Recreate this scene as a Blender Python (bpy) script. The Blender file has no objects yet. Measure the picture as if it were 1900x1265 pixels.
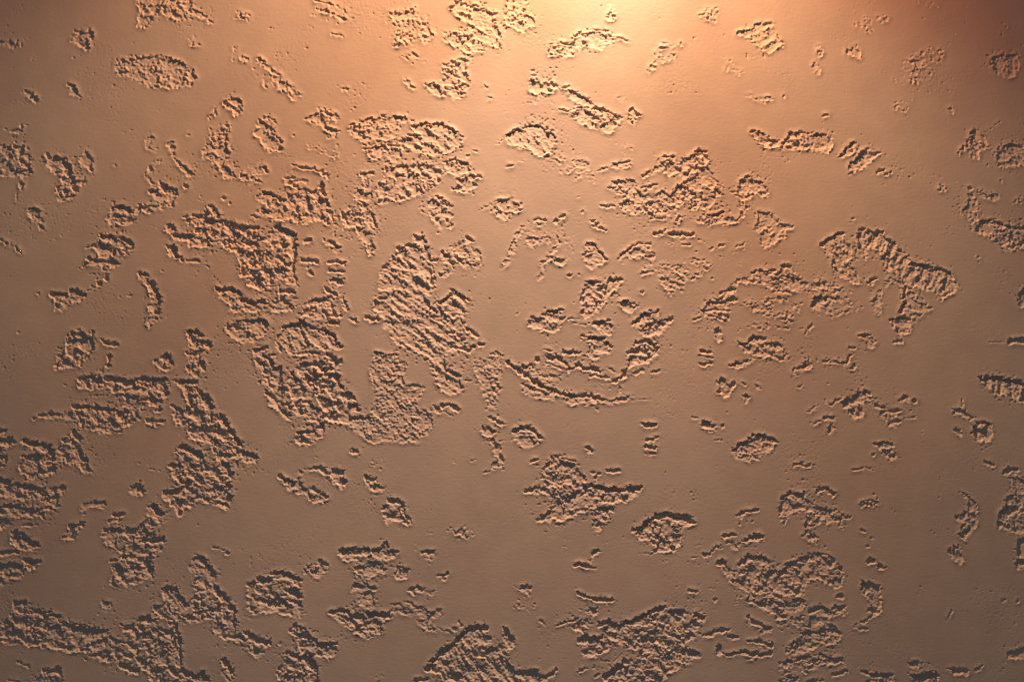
import bpy, math, re
import numpy as np

# ------------------------------------------------------------------ camera, world, lamps, exposure
MM = 0.001                      # one unit of the relief survey below is one millimetre on the wall
W_MM, H_MM = 1900.0, 1265.0     # stretch of wall in view
Z0 = 1.45                       # height of the middle of the view above the floor

scene = bpy.context.scene
cam_d = bpy.data.cameras.new("camera")
cam = bpy.data.objects.new("camera", cam_d)
scene.collection.objects.link(cam)
CAM_DIST = 3.2
cam.location = (0.0, -CAM_DIST, Z0)
cam.rotation_euler = (math.pi / 2, 0, 0)
cam_d.sensor_width = 36.0
cam_d.lens = 36.0 * CAM_DIST / (W_MM * MM)
cam_d.clip_end = 50.0
scene.camera = cam

world = bpy.data.worlds.new("World")
scene.world = world
world.use_nodes = True
bg = world.node_tree.nodes["Background"]
bg.inputs["Color"].default_value = (0.062, 0.076, 0.086, 1.0)
bg.inputs["Strength"].default_value = 1.0

scene.view_settings.view_transform = 'Standard'
scene.view_settings.look = 'None'
scene.view_settings.exposure = 0.0
scene.view_settings.gamma = 1.0


def to_world(px, py, out=0.0):
    """survey millimetres (x right, y down, out of the wall) to metres"""
    return ((px - W_MM / 2) * MM, -out * MM, Z0 + (H_MM / 2 - py) * MM)


def spot(name, pos, aim, power, color, cone, blend, radius, falloff):
    d = bpy.data.lights.new(name, 'SPOT')
    d.energy = power
    d.color = color
    d.spot_size = math.radians(cone)
    d.spot_blend = blend
    d.shadow_soft_size = radius
    if falloff:
        d.use_nodes = True
        nt = d.node_tree
        em = nt.nodes["Emission"]
        f = nt.nodes.new("ShaderNodeLightFalloff")
        f.inputs["Strength"].default_value = 1.0
        nt.links.new(f.outputs[falloff], em.inputs["Strength"])
    o = bpy.data.objects.new(name, d)
    scene.collection.objects.link(o)
    o.location = to_world(*pos)
    from mathutils import Vector
    v = Vector(to_world(*aim)) - Vector(to_world(*pos))
    o.rotation_euler = v.to_track_quat('-Z', 'Y').to_euler()
    return o


LAMP_X, LAMP_Y, LAMP_OUT = 1060.4, -428.2, 300.0      # a downlight over the view, 0.3 m off the wall
spot("wide_beam", (LAMP_X, LAMP_Y, LAMP_OUT), (1041.0, -296.1, 0), 53.25, (1.0, 0.297, 0.075), 154.7, 0.55, 0.018, "Linear")
spot("lower_beam", (LAMP_X, LAMP_Y, LAMP_OUT), (850.0, 1344.4, 0), 21.02, (0.994, 1.0, 0.818), 57.3, 1.0, 0.018, "Linear")
spot("hot_beam", (LAMP_X, LAMP_Y, LAMP_OUT), (1135.0, -80.0, 0), 16.76, (0.766, 1.0, 0.783), 34.4, 1.0, 0.018, "Linear")
spot("main_beam", (LAMP_X, LAMP_Y, LAMP_OUT), (956.2, 322.8, 0), 32.09, (1.0, 0.948, 0.582), 128.8, 0.5728, 0.018, "Linear")

CELL = 1.4
REACH, GOUGE, SPARSE, GRAIN, RIDGE, CHUNK = 1.85, 1.6, 1.3, 1.0, 1.05, 1.2
PIT, WAVE, RIPPLE, LIP = 4.6, 0.25, 0.28, 6.5

# ------------------------------------------------------------------ materials
def plaster(name, base, vary, rough, bump):
    m = bpy.data.materials.new(name)
    m.use_nodes = True
    nt = m.node_tree
    n, l = nt.nodes, nt.links
    b = n["Principled BSDF"]
    b.inputs["Roughness"].default_value = rough
    b.inputs["Specular IOR Level"].default_value = 0.25
    tc = n.new("ShaderNodeTexCoord")

    def noise(scale, detail, sx=1.0, sz=1.0):
        mp = n.new("ShaderNodeMapping")
        mp.inputs["Scale"].default_value = (sx, 1.0, sz)
        t = n.new("ShaderNodeTexNoise")
        t.inputs["Scale"].default_value = scale
        t.inputs["Detail"].default_value = detail
        l.new(tc.outputs["Object"], mp.inputs["Vector"])
        l.new(mp.outputs["Vector"], t.inputs["Vector"])
        return t

    big = noise(4.0, 5.0)
    mid = noise(22.0, 6.0)
    r1 = n.new("ShaderNodeValToRGB")
    r1.color_ramp.elements[0].position = 0.3
    r1.color_ramp.elements[1].position = 0.7
    lo = [c * (1 - vary) for c in base]
    hi = [c * (1 + vary) for c in base]
    lo[2] *= 1.06
    r1.color_ramp.elements[0].color = (*lo, 1)
    r1.color_ramp.elements[1].color = (*hi, 1)
    mx = n.new("ShaderNodeMix")
    mx.data_type = 'FLOAT'
    mx.inputs["Factor"].default_value = 0.45
    l.new(big.outputs["Fac"], mx.inputs["A"])
    l.new(mid.outputs["Fac"], mx.inputs["B"])
    l.new(mx.outputs["Result"], r1.inputs["Fac"])
    l.new(r1.outputs["Color"], b.inputs["Base Color"])
    # fine trowel lines and grain
    ln = noise(300.0, 3.0, 0.25, 1.0)
    gr = noise(330.0, 5.0)
    ad = n.new("ShaderNodeMath")
    ad.operation = 'ADD'
    l.new(ln.outputs["Fac"], ad.inputs[0])
    l.new(gr.outputs["Fac"], ad.inputs[1])
    bp = n.new("ShaderNodeBump")
    bp.inputs["Strength"].default_value = 1.0
    bp.inputs["Distance"].default_value = bump
    l.new(ad.outputs["Value"], bp.inputs["Height"])
    l.new(bp.outputs["Normal"], b.inputs["Normal"])
    return m


SKIM = plaster("smooth plaster", (0.60, 0.46, 0.38), 0.10, 0.52, 0.00009)
ROUGH = plaster("rough plaster", (0.69, 0.52, 0.432), 0.08, 0.85, 0.0005)

# ------------------------------------------------------------------ survey of the rough patches
# T x y: origin of a survey frame (4x-enlarged, 0.2609 mm per unit)
# P<reach><style><angle>: outline of a patch; L: gouge along a line of that width; N: an island left smooth
# styles: c chunky, g granular, r ridged along an angle, s scattered pits, h clean hollow
SURVEY = """
T 0 0
P5c 965,-40 970,60 1000,90 975,190 1010,205 1080,195 1095,130 1150,110 1200,150 1260,170 1330,140 1410,125 1365,60 1380,-40
L5h 28 1370,70 1440,115 1500,155
P5c 0,285 60,285 90,305 130,282 162,310 150,338 100,355 50,325 0,335 -60,330 -60,290
L4h 12 165,285 205,272
P6r45 545,215 600,225 650,205 670,235 660,275 630,300 640,340 625,380 570,340 505,290 540,255
L4h 28 525,415
P5g 820,418 900,425 1000,415 1050,400 1130,395 1220,420 1310,460 1370,495 1400,545 1390,580 1350,615 1270,630 1180,625 1100,630 1040,610 990,570 900,548 840,545 800,470
L6h 14 1180,408 1300,458 1370,500 1398,555
P2s 840,545 890,560 885,640 840,620
P6c 160,655 185,630 235,655 265,680 290,710 255,735 215,705
P6h 480,585 530,610 570,670 580,705 530,690 470,685 490,640
P6h 75,945 110,925 145,880 200,900 180,925 150,960 105,955
L5h 30 40,920
P6c -60,1040 0,1040 60,1045 90,1035 120,1000 150,1030 200,1040 235,1080 240,1130 215,1180 240,1220 200,1265 130,1260 60,1265 0,1255 -60,1250
P6h 555,1140 590,1090 630,1075 660,1100 665,1140 675,1170 660,1250 630,1220 580,1190
P2s 790,1100 850,1060 870,1120 850,1200 780,1200
P4c 1030,990 1080,965 1115,985 1080,1010 1070,1040 1140,1080 1100,1090 1030,1070
P6h 1180,1035 1215,1000 1250,1040 1255,1075 1235,1110 1200,1080
L4h 25 1335,962
P6c 1245,1130 1300,1165 1370,1220 1380,1245 1340,1260 1290,1220
P5c 1050,1180 1110,1140 1160,1120 1165,1155 1100,1190 1060,1250 1045,1300
P2s 190,400 290,390 280,480 210,540
P2s 170,40 250,40 320,70 240,80
P2s 1250,230 1400,240 1450,330 1350,370
T 375 0
P2s 130,10 350,80 430,210 360,240 220,130
P3c 215,330 250,330 240,400 220,470 185,465 205,400
P3.5c 270,330 300,400 350,430 420,410 480,460 590,490 570,560 640,600 720,610 700,640 730,690 640,720 600,680 540,650 490,610 500,540 430,490 380,480 330,440 270,440
L6h 32 415,425 435,435
L5h 30 370,490
L5h 25 455,620
P3c 430,560 470,590 440,640
L4h 18 780,0 860,20 960,50 1020,95
L5h 22 800,65 870,85 950,110 1020,160
P2.5s 750,80 830,80 960,140 1040,170 1000,190 900,190 830,150 790,190
L3h 20 900,230 1000,265
P6c 145,745 200,690 270,710 290,750 280,810 240,835 190,790 160,770
L7h 30 200,700 265,725
P5c 30,830 75,800 90,740 110,770 95,820 60,860 80,930 130,920 150,890 180,870 210,910 200,940 180,990 175,1050 200,1090 185,1140 160,1170 230,1230 240,1265 190,1290 150,1260 120,1180 80,1170 40,1120 0,1130 -10,1090 20,1050 20,960 60,900
P5c 410,850 470,830 530,880 510,960 570,1000 580,1050 560,1100 480,1080 420,1030 410,990 340,960 390,910
L7h 18 415,850 470,832 525,880
L6h 26 510,960 565,1010
P4r30 810,735 850,770 950,810 985,850 960,870 910,850 880,880 930,920 985,935 950,960 960,990 910,995 870,960 830,900 760,860 720,855 760,820 820,790
P5h 1000,640 1020,610 1055,635 1030,665
P4.5g 1070,885 1150,860 1230,830 1330,820 1420,840 1490,860 1420,890 1390,960 1330,1000 1240,990 1150,1035 1090,1000 1040,930
L7h 16 1070,885 1150,862 1240,830 1330,822 1420,840 1490,860
P5c 1160,1060 1240,1050 1320,1030 1440,1050 1430,1130 1350,1140 1290,1110 1250,1150 1190,1130
L7h 18 1160,1062 1240,1052 1320,1032 1440,1052
P4c 300,1230 330,1150 350,1170 420,1130 430,1190 470,1200 450,1240 400,1270 420,1300 330,1330 260,1310 270,1200
L7h 28 440,1195 460,1220
L6h 24 640,1170 720,1200 800,1205 890,1255
L5h 28 1085,1105
L4h 20 960,1035
L3h 20 650,965
P1.5s 700,1000 1000,1050 1000,1160 760,1120
T 750 0
P2.5s40 -20,0 100,20 110,90 210,60 200,180 240,260 230,320 60,340 190,450 60,440 -100,350 -130,180 -130,80
L4h 22 190,240 225,280
L4h 14 -10,400 60,460
P4r25 330,60 360,10 450,15 520,60 600,70 655,105 640,140 690,250 680,310 690,355 620,330 540,290 490,240 430,160 340,100
L5h 12 365,12 450,20 510,55 600,75 655,105
P4c 260,260 320,235 380,220 440,240 500,250 560,310 580,360 500,380 430,380 350,330 280,290
L4h 12 270,250 340,222 430,232
L5h 14 500,360 565,362
L4h 20 665,385
P4c 270,470 340,430 440,410 470,420 450,480 430,520 470,560 480,600 500,640 420,690 370,720 330,720 300,660 260,600 290,550 260,520
L5h 12 280,470 350,430
L4h 12 310,525 440,520
P5r60 160,595 215,590 260,630 300,680 260,690 200,670 160,650
L6h 16 165,600 215,592 265,640 290,675
P4c 530,620 580,600 625,650 580,650 650,715 590,720 540,670
P3r60 -10,540 20,550 75,630 50,640 0,600
P3.5g 720,-40 870,-40 870,60 865,110 930,160 920,190 880,210 830,240 780,210 720,170 700,120 740,80
L5h 12 870,110 905,135 925,165
P4c 1020,350 1010,320 1100,310 1210,325 1190,370 1200,400 1140,410 1020,410
P4c 1200,270 1240,235 1340,210 1450,220 1440,250 1530,275 1620,300 1540,305 1440,320 1400,360 1340,345 1250,350 1210,320
L6h 12 1200,270 1260,230 1330,215
L6h 12 1340,213 1450,222
L6h 12 1020,320 1110,312 1200,325
L5h 12 1460,262 1530,275 1590,295
P3c 1430,0 1500,0 1510,80 1490,160 1430,150 1450,80
P4.5c 880,660 900,570 930,525 945,560 970,600 1050,580 1110,630 1130,605 1170,605 1220,640 1280,690 1335,750 1390,775 1450,800 1520,850 1520,900 1450,960 1380,930 1300,900 1200,860 1160,800 1230,770 1180,700 1150,640 1060,640 1050,740 960,710 930,740 940,680
L7h 14 1180,670 1250,680 1335,750
L7h 20 1340,770 1400,785 1470,805 1520,850
L6h 12 1100,778 1160,795 1230,770 1310,765
L5h 20 905,540 940,535
P4.5r60 710,970 780,940 850,905 950,890 1010,925 1080,975 1080,1020 1050,1080 980,1110 930,1105 880,1070 800,1050 740,1015
L8h 18 715,965 790,940 860,908 945,893 1015,930 1075,975
P4c 625,1010 650,990 710,995 660,1040
P4.5r40 30,910 80,890 150,880 240,890 310,910 380,950 430,990 440,1010 380,1040 350,1080 260,1110 180,1110 60,1075 -40,1020 -80,1000 20,980 140,980 90,945
L7h 18 50,905 150,880 290,895 350,935 410,975
L6h 16 20,960 140,970
L5h 12 0,852 50,855
L5h 18 490,1072 515,1080
L5h 25 455,1112
P5g 280,1165 340,1135 400,1140 460,1175 470,1220 420,1250 350,1240 280,1220
L7h 16 290,1155 360,1138 460,1175
P2.5s 1000,1130 1120,1080 1250,1080 1340,1130 1360,1190 1400,1230 1340,1330 1290,1310 1150,1270 1010,1190
L5h 18 725,1192 775,1178
L3h 18 820,1145 845,1150
P2s 680,770 800,760 780,850 700,850
T 1125 0
L5h 18 0,800 70,850 150,820
P5c 140,820 160,770 200,775 245,825 200,840 240,860 190,905 150,870
P3c 75,690 140,660 155,730 100,720
P2s 610,110 700,30 850,30 870,90 800,190 680,180
P3.5r-30 930,240 1050,210 1130,150 1185,175 1200,240 1260,300 1250,330 1180,375 1100,370 1040,300 960,265
L5h 18 1195,310 1250,300
L5h 12 935,238 1050,208 1125,152
P2.5s 740,400 870,375 960,490 1030,600 960,590 850,510 840,430
L4h 18 862,480 855,510
P3.5c 990,690 1020,675 1060,690 1110,670 1180,700 1190,720 1120,750 1050,725
L5h 26 1265,688
P6c 1020,940 1060,925 1130,955 1200,1000 1280,1000 1310,950 1360,940 1440,950 1497,960 1550,945 1600,965 1610,1040 1570,1090 1500,1080 1440,1060 1360,1070 1260,1060 1120,1060 1090,1010 1050,985
L8h 18 1020,945 1075,930 1150,970 1220,1010 1290,990 1310,950 1380,945 1480,960 1560,965
P4c 60,1165 130,1140 170,1145 185,1200 110,1230 0,1200 -60,1220 -30,1190
L6h 14 -70,1220 0,1195 50,1215
L6h 16 65,1168 130,1155 165,1150
P1.5s 0,960 250,1050 180,1120 0,1060
P1.5s 350,250 650,300 400,500 250,600
T 1500 0
P3c 0,290 50,310 110,350 90,400 60,440 110,540 50,550 30,490 60,400 40,340
P4c 270,380 330,335 370,390 390,445 330,420
L6h 24 270,380 335,340
P6g 1300,460 1330,400 1390,380 1450,395 1490,390 1505,460 1480,540 1410,565 1340,520
L8h 18 1305,460 1335,405 1395,385
P6h 990,770 1020,745 1050,770 1030,825 1005,805
P2.5s 640,400 900,300 1010,320 960,480 820,640 620,620
L4h 18 885,320
L4h 18 925,365 945,345
L5h 22 880,430
L4h 18 765,530
L4h 18 615,568
L4h 18 1040,243
P2s 280,180 400,110 600,80 600,150 480,230 420,290
P2s 720,0 900,0 950,70 780,80
P2s 1340,150 1420,180 1440,240 1360,230
L4h 20 1410,195
P2s 560,700 780,680 700,850 560,780
L4h 20 700,825
L5h 24 105,825 140,820
P6c 1060,1085 1120,1030 1150,960 1185,915 1240,960 1290,1050 1220,1080 1210,1130 1150,1130 1140,1090 1110,1070
L8h 18 1060,1090 1130,1020 1165,930
L5h 18 1270,935 1300,915
L3h 10 1330,890 1365,870
P6c 1320,1090 1350,1040 1440,1030 1533,1050 1570,1060 1570,1190 1480,1180 1430,1190 1360,1180
L9h 22 1325,1090 1360,1045 1450,1035 1533,1050
L4h 22 1275,1175
P6r-40 225,1115 250,1080 310,1010 340,1020 320,1080 290,1110
P6r-30 280,1190 340,1120 390,1060 420,1045 460,1070 530,1080 510,1110 430,1150 380,1200 290,1210
L9h 16 230,1105 270,1060 320,1015
L8h 16 290,1185 390,1095 500,1085
L4h 16 290,1240 320,1220
L8h 28 495,1222 535,1208
L8h 24 545,1235 585,1222
P2s 0,1170 150,1180 60,1230
T 0 310
L5h 36 150,115 150,150
L3h 14 120,180 118,240
P7c 310,-110 335,-115 370,-80 430,-38 480,-38 470,0 520,50 535,105 600,75 622,120 570,160 550,190 520,240 460,240 410,252 415,210 375,185 390,140 430,115 420,80 365,30 330,-10 315,-60
L9h 50 400,-50 470,-20 500,40
L8h 40 520,90 530,160
P2s 610,260 660,230 680,270 640,300
P7c 1055,190 1080,160 1140,130 1130,90 1170,120 1240,140 1275,180 1260,230 1220,290 1180,260 1100,290 1090,240
L8h 34 1070,175 1110,180
L8h 34 1190,150 1250,170
L7h 40 1320,140
L7c 46 965,315 1010,290 1070,305 1110,275 1150,280
L4c 40 1050,60 1075,120
P7c 745,370 790,340 800,280 850,260 880,290 940,310 945,370 970,375 940,410 860,415 780,400
L10h 46 820,290 860,290 930,320
L8h 28 800,355 850,360
P2s 690,400 740,330 740,430
P6c 185,320 240,285 290,310 290,350 310,430 280,460 240,400 210,370
L9h 24 200,300 250,295 285,320
L9h 34 10,520 50,545
L8h 22 70,550 110,570 145,610
P7c 600,570 690,540 710,500 760,480 830,500 920,510 960,560 960,610 880,640 800,640 850,690 800,720 760,750 720,730 690,690 620,700 580,740 570,720 610,680 650,640 700,640 690,600
L10h 48 720,495 790,500
L9h 22 800,510 880,508
L10h 48 740,580 800,610
L8h 40 640,650 690,680
L7h 36 840,690
L6h 22 760,760 755,800 710,835 620,885
L9h 36 755,795
L9h 38 712,830
P7c 355,910 400,895 520,885 540,870 600,895 605,930 560,970 520,960 490,990 440,1030 385,1030 390,980
L10h 32 365,905 460,905
L10h 46 520,890 590,908
L7h 24 460,930 530,940
P6h 255,895 280,880 300,905 275,920
P7c 990,790 1010,755 1050,765 1060,800 1140,810 1110,850 1140,900 1150,950 1130,1040 1100,1110 1070,1140 1030,1110 1050,1070 1060,990 1080,930 1060,850
L9h 46 1080,830 1100,880 1130,930
L8h 38 1000,760 1040,770
L9h 46 1110,1035
L5h 18 1150,740
L4h 22 850,925
P2s 1160,1050 1210,1040 1210,1110 1160,1110
P2s 300,520 480,440 480,520 400,590
P2s 880,820 960,900 900,980
P2s 1080,410 1130,420 1110,480
P7h 1160,450 1180,420 1210,385 1250,430 1260,460 1200,480
L9h 44 1250,490 1290,500 1350,505
P8c 1180,560 1220,540 1260,560 1250,600 1300,665 1260,660 1190,620
L9h 36 1230,580 1270,640
L7h 28 1330,665 1410,665
L5h 18 1450,695 1480,710
P8c 1330,1170 1360,1150 1430,1190 1420,1220 1490,1240 1505,1298 1430,1328 1460,1428 1420,1438 1420,1498 1370,1488 1330,1458 1350,1408 1310,1318 1340,1278
L10h 46 1350,1165 1420,1195
L9h 46 1490,1268
L9h 46 1430,1388 1440,1428
L8h 36 1340,1423
L4h 22 130,1175
T 375 310
P3s 130,20 200,100 330,150 410,220 300,190 180,100
P7c -150,340 -60,330 0,350 20,290 110,300 130,350 210,390 280,405 390,430 390,470 430,500 470,450 540,420 590,450 670,470 690,560 660,620 670,690 660,760 690,850 620,840 560,800 490,840 440,870 380,870 330,820 340,780 265,790 265,700 255,620 210,590 130,535 60,545 40,570 -107,580 -87,480 -67,440 -107,400
L9h 54 0,360 50,400
L9h 38 60,290 120,340
L9h 46 170,420 210,460
L9h 38 270,430 390,435
L9h 44 310,550 380,555
L9h 42 520,430 580,450 650,480
L9h 34 650,530 660,640 650,690
L9h 46 310,660 360,690
L9h 40 480,740 490,830
L8h 46 640,710
L8h 36 20,500 40,550
L8h 20 140,540 210,590 290,620
L8h 36 400,690
L7h 22 420,520 470,520
L9h 34 340,830 400,850
P2.5s -60,190 0,180 60,250 20,280 -40,260
P6c 380,330 400,290 450,270 400,230 380,210 420,180 480,190 540,220 640,200 690,190 780,170 830,140 840,110 870,130 870,220 920,310 950,400 930,420 880,400 800,380 770,400 700,430 640,370 560,380 490,370 420,340
L9h 26 430,180 500,200 560,240
L9h 34 850,120 860,180
L7h 16 870,220 910,310 945,410
L8h 34 620,240 660,260
L7h 36 740,350 780,370
P4c 590,80 650,70 740,100 650,130 560,130
L7h 26 590,80 650,80
L6h 26 600,120 640,125
L5c 34 650,100 740,105
P5c 640,140 740,150 800,170 700,200
P6h 330,340 370,330 420,360 390,380 340,360
L6h 36 150,220
L6h 26 195,265
L5h 22 850,30 890,70
P2.5s 860,410 950,430 1000,560 880,500
P5c 1120,40 1210,45 1200,100 1190,150 1210,210 1200,270 1220,340 1250,400 1270,460 1220,480 1230,560 1220,640 1180,640 1140,560 1110,490 1090,430 1000,430 990,330 1060,300 1100,240 1060,180 1160,130 1130,80
L7h 26 1130,50 1210,48
L8h 30 1000,330 1030,400
L7h 26 1150,270 1200,290
L7h 24 1210,350 1235,420
L6h 26 1160,170 1195,200
L7h 34 870,525 930,545 970,570
P4c 890,560 980,570 990,610 900,600
L7h 28 900,680 960,670 1010,690
L7h 30 910,735 1000,740
P6c 900,790 950,780 1010,800 1020,840 960,850 880,830
L8h 32 710,665 760,660 810,675
P5c 690,700 750,690 800,760 760,780
L7h 40 780,760
L7h 36 740,522 760,520
P2.5s 980,560 1120,600 1160,700 1050,680
P7c 95,880 130,850 230,860 280,900 330,940 420,950 480,970 430,990 400,1040 320,1030 200,1020 160,960 120,920
L10h 42 110,870 220,875
L10h 46 290,950 370,970
L9h 36 260,900
L9h 28 400,950 470,975
P7c 150,1190 170,1110 290,1080 400,1080 450,1070 480,1110 460,1190 420,1220 350,1250 280,1250 210,1210
L9h 56 250,1150
L9h 38 310,1095 400,1100
L9h 38 440,1090 450,1140
P6c 490,1000 540,930 560,870 650,870 670,890 620,930 640,990 700,970 680,1000 610,1020 560,1040
L9h 38 560,880 650,890
L7h 36 510,1010 570,1015
P6c 730,1010 760,940 840,930 900,910 870,860 940,880 970,920 920,960 930,1000 990,1060 900,1060 840,1090 760,1070 700,1060
L8h 32 780,945 850,955
L8h 28 880,865 930,900
L8h 20 880,1055 990,1060
L7h 36 910,1105 960,1105
L6c 36 1000,940 1035,1020
P2.5s 1040,1080 1120,1120 1180,1180 1090,1140
L6c 40 1050,1080 1080,1090
P3s 540,1080 720,1070 830,1090 700,1090 600,1120
P6r50 520,1230 560,1160 640,1115 700,1090 800,1120 900,1170 960,1220 990,1270 1000,1310 950,1290 870,1310 800,1293 700,1320 640,1338 550,1338 520,1288
L9h 20 560,1160 620,1125 690,1140 730,1250
L10h 28 700,1095 760,1140 850,1160 940,1210
L9h 16 940,1210 985,1280
T 750 310
P5c -137,10 -57,0 43,-12 150,-28 230,-8 290,30 250,70 290,110 210,190 93,205 -17,235 -127,262 -197,270 -187,210 -197,150 -157,60
L7h 16 -130,12 -50,2 60,-10
L7h 16 130,25 200,40
L6h 16 -60,60 20,75
P5c 370,90 470,60 500,70 510,140 490,185 440,180 335,150 400,120
L7h 16 335,150 420,175 490,188
L6h 24 490,65 545,70
L6h 14 480,62 505,110
P4c 500,320 570,270 650,230 740,210 820,250 850,290 800,320 750,340 740,400 690,420 640,390 650,320 590,330
L6h 30 830,265
L6h 22 780,320 840,300
L6h 24 690,320 730,340
P3.5g 830,400 870,420 850,460 810,540 800,600 770,650 720,730 690,720 730,620 760,540
P2.5s 880,440 1000,400 1090,500 1060,590 900,600 800,560
L7h 22 920,385 960,370 1005,380
P3c 930,390 1000,390 1010,440 960,430
L7h 36 1080,385
L6h 26 1110,358 1135,352
L6h 26 875,515
L4c 36 1075,490 1100,540 1060,600 1030,650 990,690 985,740 960,800
P5c 1030,640 1060,620 1110,660 1150,650 1130,710 1050,680
L7h 26 1040,635 1090,655
L7h 38 1185,775
L5h 22 1240,765
P2.5s 1100,500 1220,470 1240,600 1150,780 1120,640
P4.5c 130,320 200,310 150,265 230,205 290,220 350,270 350,330 350,420 260,470 210,500 240,440 200,350
L7h 18 230,205 290,230 340,285
L6h 18 130,320 200,345
P5c 250,620 280,600 330,660 350,740 310,780 250,790 240,750 290,720 270,660
L8h 26 270,610 320,650 345,720
P4.5c 320,570 380,540 440,500 490,520 480,560 540,600 560,700 520,750 440,720 380,700 340,620
L8h 38 450,505 480,520
P2.5s 460,760 560,720 540,830 480,900
P6r30 260,960 300,920 350,870 400,900 455,950 430,1000 440,1030 420,1070 350,1080 270,1030 230,1020 320,990
L9h 20 345,875 400,910 455,950
L9h 24 260,965 330,915
L9h 28 250,1015 310,1030 360,1060
L8h 32 450,1150 515,1200
P6r35 63,480 90,468 140,500 170,590 180,640 240,670 200,700 215,800 230,860 200,900 190,970 270,1030 350,1080 400,1060 430,1120 420,1200 465,1298 340,1310 290,1330 300,1430 390,1480 405,1520 430,1570 370,1620 300,1620 240,1560 230,1510 190,1420 130,1340 20,1310 -60,1250 -67,1240 -97,1190 -147,1140 -137,1090 -177,1040 -227,1010 -207,950 -147,930 -67,870 -177,880 -187,830 -177,760 -147,700 -87,640 -57,570 43,540
L9h 18 70,485 120,480 165,580
L8h 26 -10,660 50,715 100,740
L8h 28 170,660 230,670
L8h 14 200,700 225,840
L7h 34 -137,720
L8h 24 -177,940 -97,935
L8h 20 -37,1200 43,1205
L8h 24 -80,640 0,600
L8h 22 60,1100 150,1120
L8h 24 240,1180 350,1180
L8h 26 -130,1100 -40,1120
L8h 26 100,950 170,990
L9h 30 380,1200 420,1230
L9h 28 340,1283 400,1288 460,1303
L8h 32 300,1438 390,1488
L7h 18 150,1340 200,1420 260,1480
L7h 38 -267,1075 -190,1085
P5g 1300,540 1330,530 1390,600 1445,660 1380,700 1330,730 1290,690 1260,630 1290,590
L8h 18 1300,545 1335,540 1395,610 1440,660
P6g 1305,810 1390,815 1370,850 1440,830 1530,780 1530,850 1470,900 1420,960 1390,1030 1300,1075 1250,1050 1270,1000 1250,950 1280,880
L9h 22 1300,815 1390,820
L8h 24 1400,860 1480,800 1550,800
L7h 14 1280,880 1250,950
P5c 1310,370 1350,370 1440,455 1380,440 1340,430
L6h 16 1340,420 1440,455
L5h 16 1395,275 1440,285 1520,280
P3s 1400,290 1530,290 1430,330
L4h 18 1240,215
L4h 26 1270,320
P6c 870,1130 900,1060 960,1060 1010,1020 1080,1010 1130,1015 1100,1060 1150,1070 1110,1120 1090,1190 1020,1180 960,1160
L9h 22 1015,1030 1070,1020 1130,1015
L7h 22 900,1075 980,1085
L6h 16 1170,1080 1240,1080
L5h 16 1210,1110 1290,1120
L5h 20 1310,1110
L4h 16 790,1050 825,1030
L4h 18 1210,967
P7c 1340,1120 1400,1090 1460,1090 1480,1140 1470,1200 1420,1190 1370,1150
L9h 20 1345,1115 1400,1095 1460,1095
T 1125 310
P6c 260,68 330,15 385,-10 370,-48 405,-83 480,-68 500,-18 525,-5 560,-40 635,-103 655,-123 712,-103 735,-40 700,0 760,30 800,85 830,140 800,170 835,200 780,240 730,290 620,310 540,270 480,230 450,180 520,130 560,90 500,50 440,70 390,15 310,70
L8h 26 580,50 620,15 680,15
L8h 20 600,300 660,250 750,215
L8h 20 400,-75 480,-72
L8h 20 630,-110 710,-108
L7h 14 265,68 330,15 385,-8
L7h 16 540,-30 620,-80
L6h 18 520,180 590,185
L6h 18 490,215 530,150
P5c 690,340 830,320 880,360 930,380 900,410 820,400 740,420 650,400 600,350
L8h 22 690,340 760,345 825,325
P5c 10,145 40,100 120,95 160,75 190,95 200,130 250,180 330,200 390,170 440,190 480,220 540,270 460,330 400,380 330,370 270,350 180,330 100,310 20,290 0,270 110,250 80,190 30,170
L7h 18 35,105 110,120
L7h 22 245,150 310,140 360,125
L7h 14 10,150 50,150
L6h 12 0,285 70,280
L7h 20 305,270 370,250
L6h 16 150,245 240,265
L6h 14 320,370 400,365
L6h 16 190,200 270,210
P3s 400,400 520,300 600,340 560,420 450,440
P5g 950,95 1000,65 1060,85 1115,115 1150,170 1150,210 1090,215 1030,220 1000,260 990,300 980,370 930,380 950,300 930,240 920,180
L7h 14 950,95 1010,70 1050,90 1115,118
P5r-35 1080,320 1180,320 1230,370 1290,420 1340,420 1280,450 1290,510 1230,530 1170,580 1120,580 1100,520 1040,430 1070,370
L8h 16 1035,435 1080,405 1130,385
L8h 16 1090,490 1140,450 1190,415
P2.5s-30 860,560 960,510 1080,540 1000,620 960,700 880,690
L9h 28 350,475 420,460 470,475 540,480 615,480
P3s 370,500 600,500 560,560 460,600 400,570
L8h 18 80,655 140,600 190,560 250,545 310,550
P4c 150,610 230,550 290,560 350,640 300,650 240,640 180,660 110,700
L6h 20 280,640 340,635
P2s 200,660 500,650 700,600 800,700 600,900 450,990 300,800
L6h 28 805,558 835,555
L5h 20 735,598 755,580
L5h 22 640,600
L7h 22 610,795 648,768
L5h 22 748,792
L5h 20 545,550 590,556
L4h 16 660,520 700,535
L5c 30 260,755 320,745
P7h 80,960 130,945 180,970 235,990 200,1020 150,1050 110,1010
L9h 22 85,962 140,955 230,985
L7h 20 250,890 265,910
L8h 26 20,820 90,800
P7c 180,1120 220,1070 280,1030 360,1030 330,1060 380,1100 470,1060 470,1105 420,1140 370,1180 340,1200 310,1230 260,1210 240,1160
L9h 22 185,1120 240,1070 290,1035 360,1032
L8h 22 370,1105 460,1075
P7c 150,1298 210,1298 240,1238 330,1238 375,1288 370,1338 310,1378 240,1408 160,1428 150,1378 170,1338
L9h 28 220,1253 300,1243 350,1273
L9h 38 160,1318 230,1318
L8h 28 160,1378 220,1353
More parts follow.
